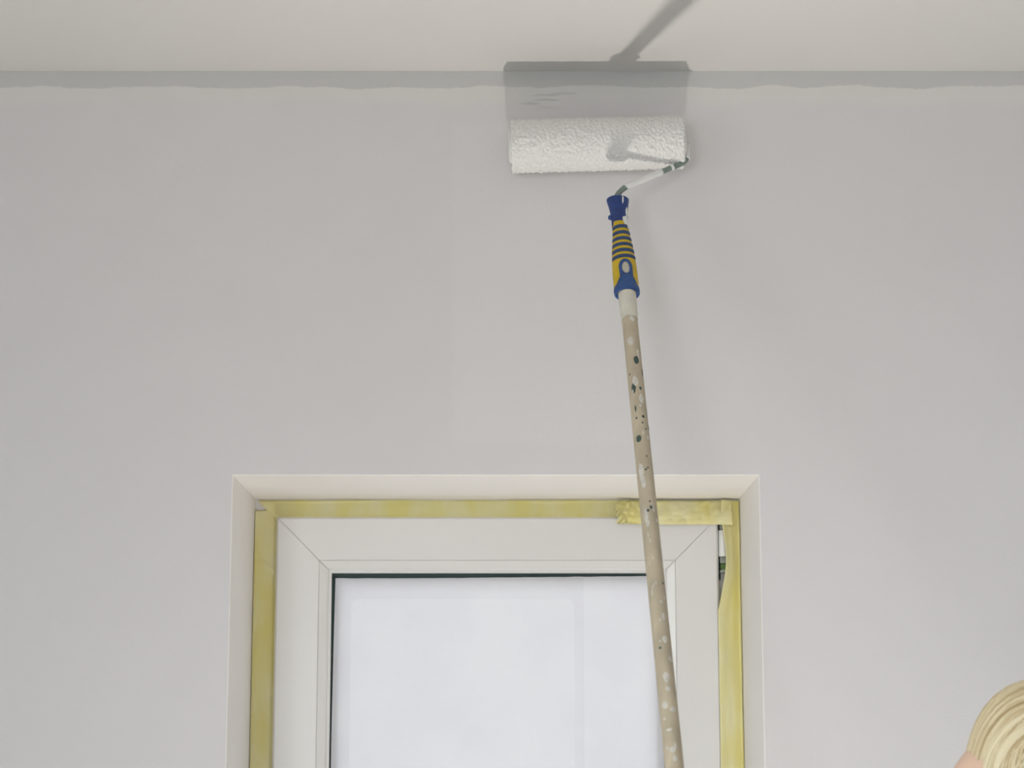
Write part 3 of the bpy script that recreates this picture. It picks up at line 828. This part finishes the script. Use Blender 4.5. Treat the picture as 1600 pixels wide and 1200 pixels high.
# arms and hands closed on the pole
for sg in (1, -1):
    g_ = pole_at(gz[sg])
    out = (sh[sg] - g_); out -= AX * out.dot(AX); out.normalize()
    tan = AX.cross(out)
    wr_ = g_ + out * .085 + AX * .012
    mid_ = (sh[sg] + wr_) / 2
    l1, l2 = .28, .255; dd = (wr_ - sh[sg]).length
    hgt = math.sqrt(max(.0004, l1 * l1 - (dd * l1 / (l1 + l2)) ** 2))
    el = sh[sg] + (wr_ - sh[sg]) * (l1 / (l1 + l2)) + (Vector((0, 0, -1)) - fw0 * .3).normalized() * min(hgt, .16)
    S.cap(sh[sg], el, .046, .038, .03); S.cap(el, wr_, .040, .026, .02)
    pc = g_ + out * .026
    for q in (-.028, -.009, .010, .028):
        S.cap(wr_, pc + AX * q + tan * .012, .021, .013, .012)
    rf_ = .0195
    for i, q in enumerate((-.033, -.011, .011, .031)):
        sc = (.95, 1.05, 1.0, .85)[i]; prev = None
        for ang in (20, 75, 130, 185 * sc if False else 130 + 55 * sc):
            a_ = R(ang); p = g_ + AX * q + out * math.cos(a_) * rf_ + tan * math.sin(a_) * rf_
            if prev is not None: S.cap(prev, p, .0088, .0080, .002)
            prev = p
    prev = wr_ - AX * .012 + (g_ - wr_) * .25
    for ang, q in ((-35, -.030), (-85, -.040), (-135, -.042)):
        a_ = R(ang); p = g_ + AX * q + out * math.cos(a_) * .021 + tan * math.sin(a_) * .021
        S.cap(prev, p, .012, .0095, .004); prev = p
    if sg == 1: elL, wrL = el, wr_
    else: elR, wrR = el, wr_
# head
S.ell(hp(-.012, 0, .03), (.094, .074, .088), .02, ROT)
S.ell(hp(.035, 0, -.035), (.058, .058, .082), .03, ROT)
S.ell(hp(.060, 0, -.098), (.024, .026, .018), .025, ROT)       # chin
for sg in (1, -1):
    S.cap(hp(-.005, sg * .055, -.07), hp(.05, sg * .03, -.095), .018, .018, .02)
    S.ell(hp(.062, sg * .036, -.03), (.022, .022, .018), .02, ROT)   # cheek
    S.ell(hp(.086, sg * .031, .002), (.014, .016, .011), .012, ROT, sub=True)
    S.cap(hp(.080, sg * .014, .020), hp(.070, sg * .048, .018), .009, .007, .012)
    S.ell(hp(-.008, sg * .075, -.012), (.020, .008, .031), .006, ROT)
    S.ell(hp(-.004, sg * .083, -.008), (.010, .005, .018), .004, ROT, sub=True)
S.cap(hp(.085, 0, .008), hp(.107, 0, -.032), .008, .012, .010)    # nose
for sg in (1, -1): S.ell(hp(.096, sg * .011, -.036), (.010, .008, .007), .006, ROT)
S.cap(hp(.086, -.018, -.062), hp(.086, .018, -.062), .007, .007, .008)
S.cap(hp(.084, -.015, -.074), hp(.084, .015, -.074), .008, .008, .008)
body = S.obj('body', M['skin'], person, 3)
for sg in (1, -1):
    e_ = hp(.072, sg * .031, .002)
    lathe('eye', e_ - hfw * .011, hfw, hup, [(0, .002)] + [(.011 - .011 * math.cos(R(q)), .011 * math.sin(R(q))) for q in range(20, 180, 20)] + [(.022, .0005)], M['eye'], person, n=18)
    lathe('iris', e_ + hfw * .0098, hfw, hup, [(0, .0055), (.0009, .0048), (.0013, .0005)], M['iris'], person, n=18)
    V, Fc = tube_geo([hp(.090 - .012 * abs(q - .4), sg * lerp(.013, .052, q), .025 + .006 * math.sin(q * 3)) for q in (0, .25, .5, .75, 1)], [.002, .003, .003, .0025, .001], 8)
# clothes
C1 = SDF((.3, -.95, .75), (1.0, -.18, HC.z), .006)
inf = .012
for sg in (1, -1):
    e_ = elL if sg == 1 else elR
    C1.cap(sh[sg], sh[sg] + (e_ - sh[sg]) * .6, .052 + inf, .050 + inf, .03)
    d_ = (e_ - sh[sg]).normalized(); C1.cap(sh[sg] + (e_ - sh[sg]) * .6 + d_ * .03, sh[sg] + (e_ - sh[sg]) * .6 + d_ * .12, .066, .066, .004, sub=True)
C1.cap(bp_(-.03, 0, .84), bp_(-.03, 0, 1.10), .125 + inf, .112 + inf, .03)
for sg in (1, -1):
    C1.cap(bp_(-.03, sg * .05, .84), bp_(-.03, sg * .045, 1.12), .108 + inf, .09 + inf, .04)
    C1.cap(bp_(-.025, sg * .05, 1.12), bp_(-.03, sg * .075, SHz - .03), .09 + inf, .09 + inf, .05)
    C1.ell(bp_(.055, sg * .07, SHz - .14), (.055 + inf, .06 + inf, .06 + inf), .03)
    C1.cap(bp_(-.03, sg * .02, SHz + .025), sh[sg], .05 + inf, .05 + inf, .04)
C1.clip((0, 0, .80), (0, 0, -1))
C1.ell(bp_(-.015, 0, SHz + .085), (.075, .075, .05), .004, sub=True)
C1.obj('shirt', M['shirt'], person, 2)
C2 = SDF((.3, -.95, .06), (1.0, -.15, 1.0), .007)
C2.cap(bp_(-.03, 0, .88), bp_(-.03, 0, .93), .125, .122, .03)
for sg in (1, -1):
    C2.cap(bp_(-.03, sg * .05, .90), bp_(-.03, sg * .05, .95), .108, .106, .04)
    C2.cap(hip[sg], knee[sg], .100, .070, .03); C2.cap(knee[sg], ank[sg] + Z * .02, .070, .056, .02)
C2.clip((0, 0, .10), (0, 0, -1)); C2.clip((0, 0, .96), (0, 0, 1))
C2.obj('trousers', M['jeans'], person, 2)
for sg in (1, -1):
    C3 = SDF([q - .3 for q in ank[sg][:2]] + [-.004], [q + .3 for q in ank[sg][:2]] + [.16], .006)
    C3.cap(ank[sg] - Z * .043 - fw0 * .04, ank[sg] - Z * .050 + fw0 * .14, .043, .036, .02)
    C3.cap(ank[sg] - Z * .03, ank[sg] + Z * .02, .045, .045, .02)
    C3.clip((0, 0, .002), (0, 0, -1)); C3.clip((0, 0, .13), (0, 0, 1))
    C3.obj('shoe', M['shoe'], person, 1)

# hair: combed back from the brow into a loose knot
def hair_material():
    m, nt, b = new_mat('blonde_hair')
    L = nt.links.new
    g = node(nt, 'ShaderNodeNewGeometry')
    r = node(nt, 'ShaderNodeValToRGB')
    r.color_ramp.elements[0].color = (.34, .21, .08, 1); r.color_ramp.elements[1].color = (.78, .67, .46, 1)
    el_ = r.color_ramp.elements.new(.3); el_.color = (.64, .51, .30, 1)
    L(g.outputs['Random Per Island'], r.inputs[0]); L(r.outputs[0], b.inputs['Base Color'])
    b.inputs['Roughness'].default_value = .42
    return m
M['hair'] = hair_material()
HS = SDF(tuple(HC + Vector((-.2, -.2, -.2))), tuple(HC + Vector((.26, .2, .22))), .004)
hcap = onY(1630, 1168, -.62)
HS.ell(hp(-.032, 0, .045), (.094, .085, .088), .02, ROT)
HS.ell(hcap + Vector((.0, 0, 0)), (.073, .068, .073), .03)
HS.ell(hcap + Vector((.06, 0, -.02)), (.075, .075, .075), .04)
HS.ell(hp(-.105, 0, .06), (.045, .048, .045), .02, ROT)              # knot
HS.ell(hp(.112, 0, -.056), (.085, .10, .095), .01, ROT, sub=True)       # leave the face free
for sg in (1, -1): HS.ell(hp(.02, sg * .085, -.055), (.045, .045, .06), .01, ROT, sub=True)
HS.clip(hp(0, 0, -.09), tuple(-hup))
hb = HS.obj('hair', M['hair'], person, 2)
def hval(p):
    q = (np.array(p) - HS.lo) / HS.h; i = np.floor(q).astype(int)
    if (i < 0).any() or (i >= HS.n - 1).any(): return .05
    fr = q - i; c = HS.v[i[0]:i[0] + 2, i[1]:i[1] + 2, i[2]:i[2] + 2]
    c = c[0] * (1 - fr[0]) + c[1] * fr[0]; c = c[0] * (1 - fr[1]) + c[1] * fr[1]
    return float(c[0] * (1 - fr[2]) + c[1] * fr[2])
HO = hp(-.02, 0, .055)
def hsurf(d):
    lo, hi = .02, .2
    # first crossing from outside
    r_ = .2
    while r_ > .03 and hval(HO + d * r_) > 0: r_ -= .004
    lo, hi = r_, r_ + .004
    for _ in range(8):
        m_ = (lo + hi) / 2
        if hval(HO + d * m_) > 0: hi = m_
        else: lo = m_
    return lo
VV, FF = [], []
back = Vector((-.95, 0, .12)).normalized()
def ld3(f_, l_, u_): return (hfw * f_ + lf * l_ + hup * u_).normalized()
NS = 420
for i in range(NS):
    lat = math.sin(lerp(-1.18, 1.18, (i + random.random()) / NS))      # side to side over the head
    th0 = R(-28 + 22 * random.random() ** 2 - 12 * abs(lat)); th1 = R(165 + 20 * random.random())
    if random.random() < .35: th0 += R(40) * random.random()
    rad = random.uniform(.0009, .0026); offs = random.uniform(-.0015, .0016); wob_ = random.uniform(0, 50)
    pts, rd = [], []
    for k in range(23):
        t = k / 22; th = lerp(th0, th1, t)
        l_ = lat * (1 - .55 * t * t) + .10 * nz(wob_, t * 2.4); cc = math.sqrt(max(.02, 1 - l_ * l_))
        d = ld3(math.cos(th + .12 * nz(wob_ + 9, t * 2)) * cc, l_, math.sin(th) * cc)
        pts.append(HO + d * (hsurf(d) + offs - .001 * (k == 0))); rd.append(rad * (1 - .8 * abs(k / 11 - 1) ** 4))
    v, f_ = tube_geo(pts, rd, 6)
    b_ = len(VV); VV += v; FF += [tuple(q + b_ for q in g_) for g_ in f_]
mesh_obj('hair_locks', VV, FF, M['hair'], person)
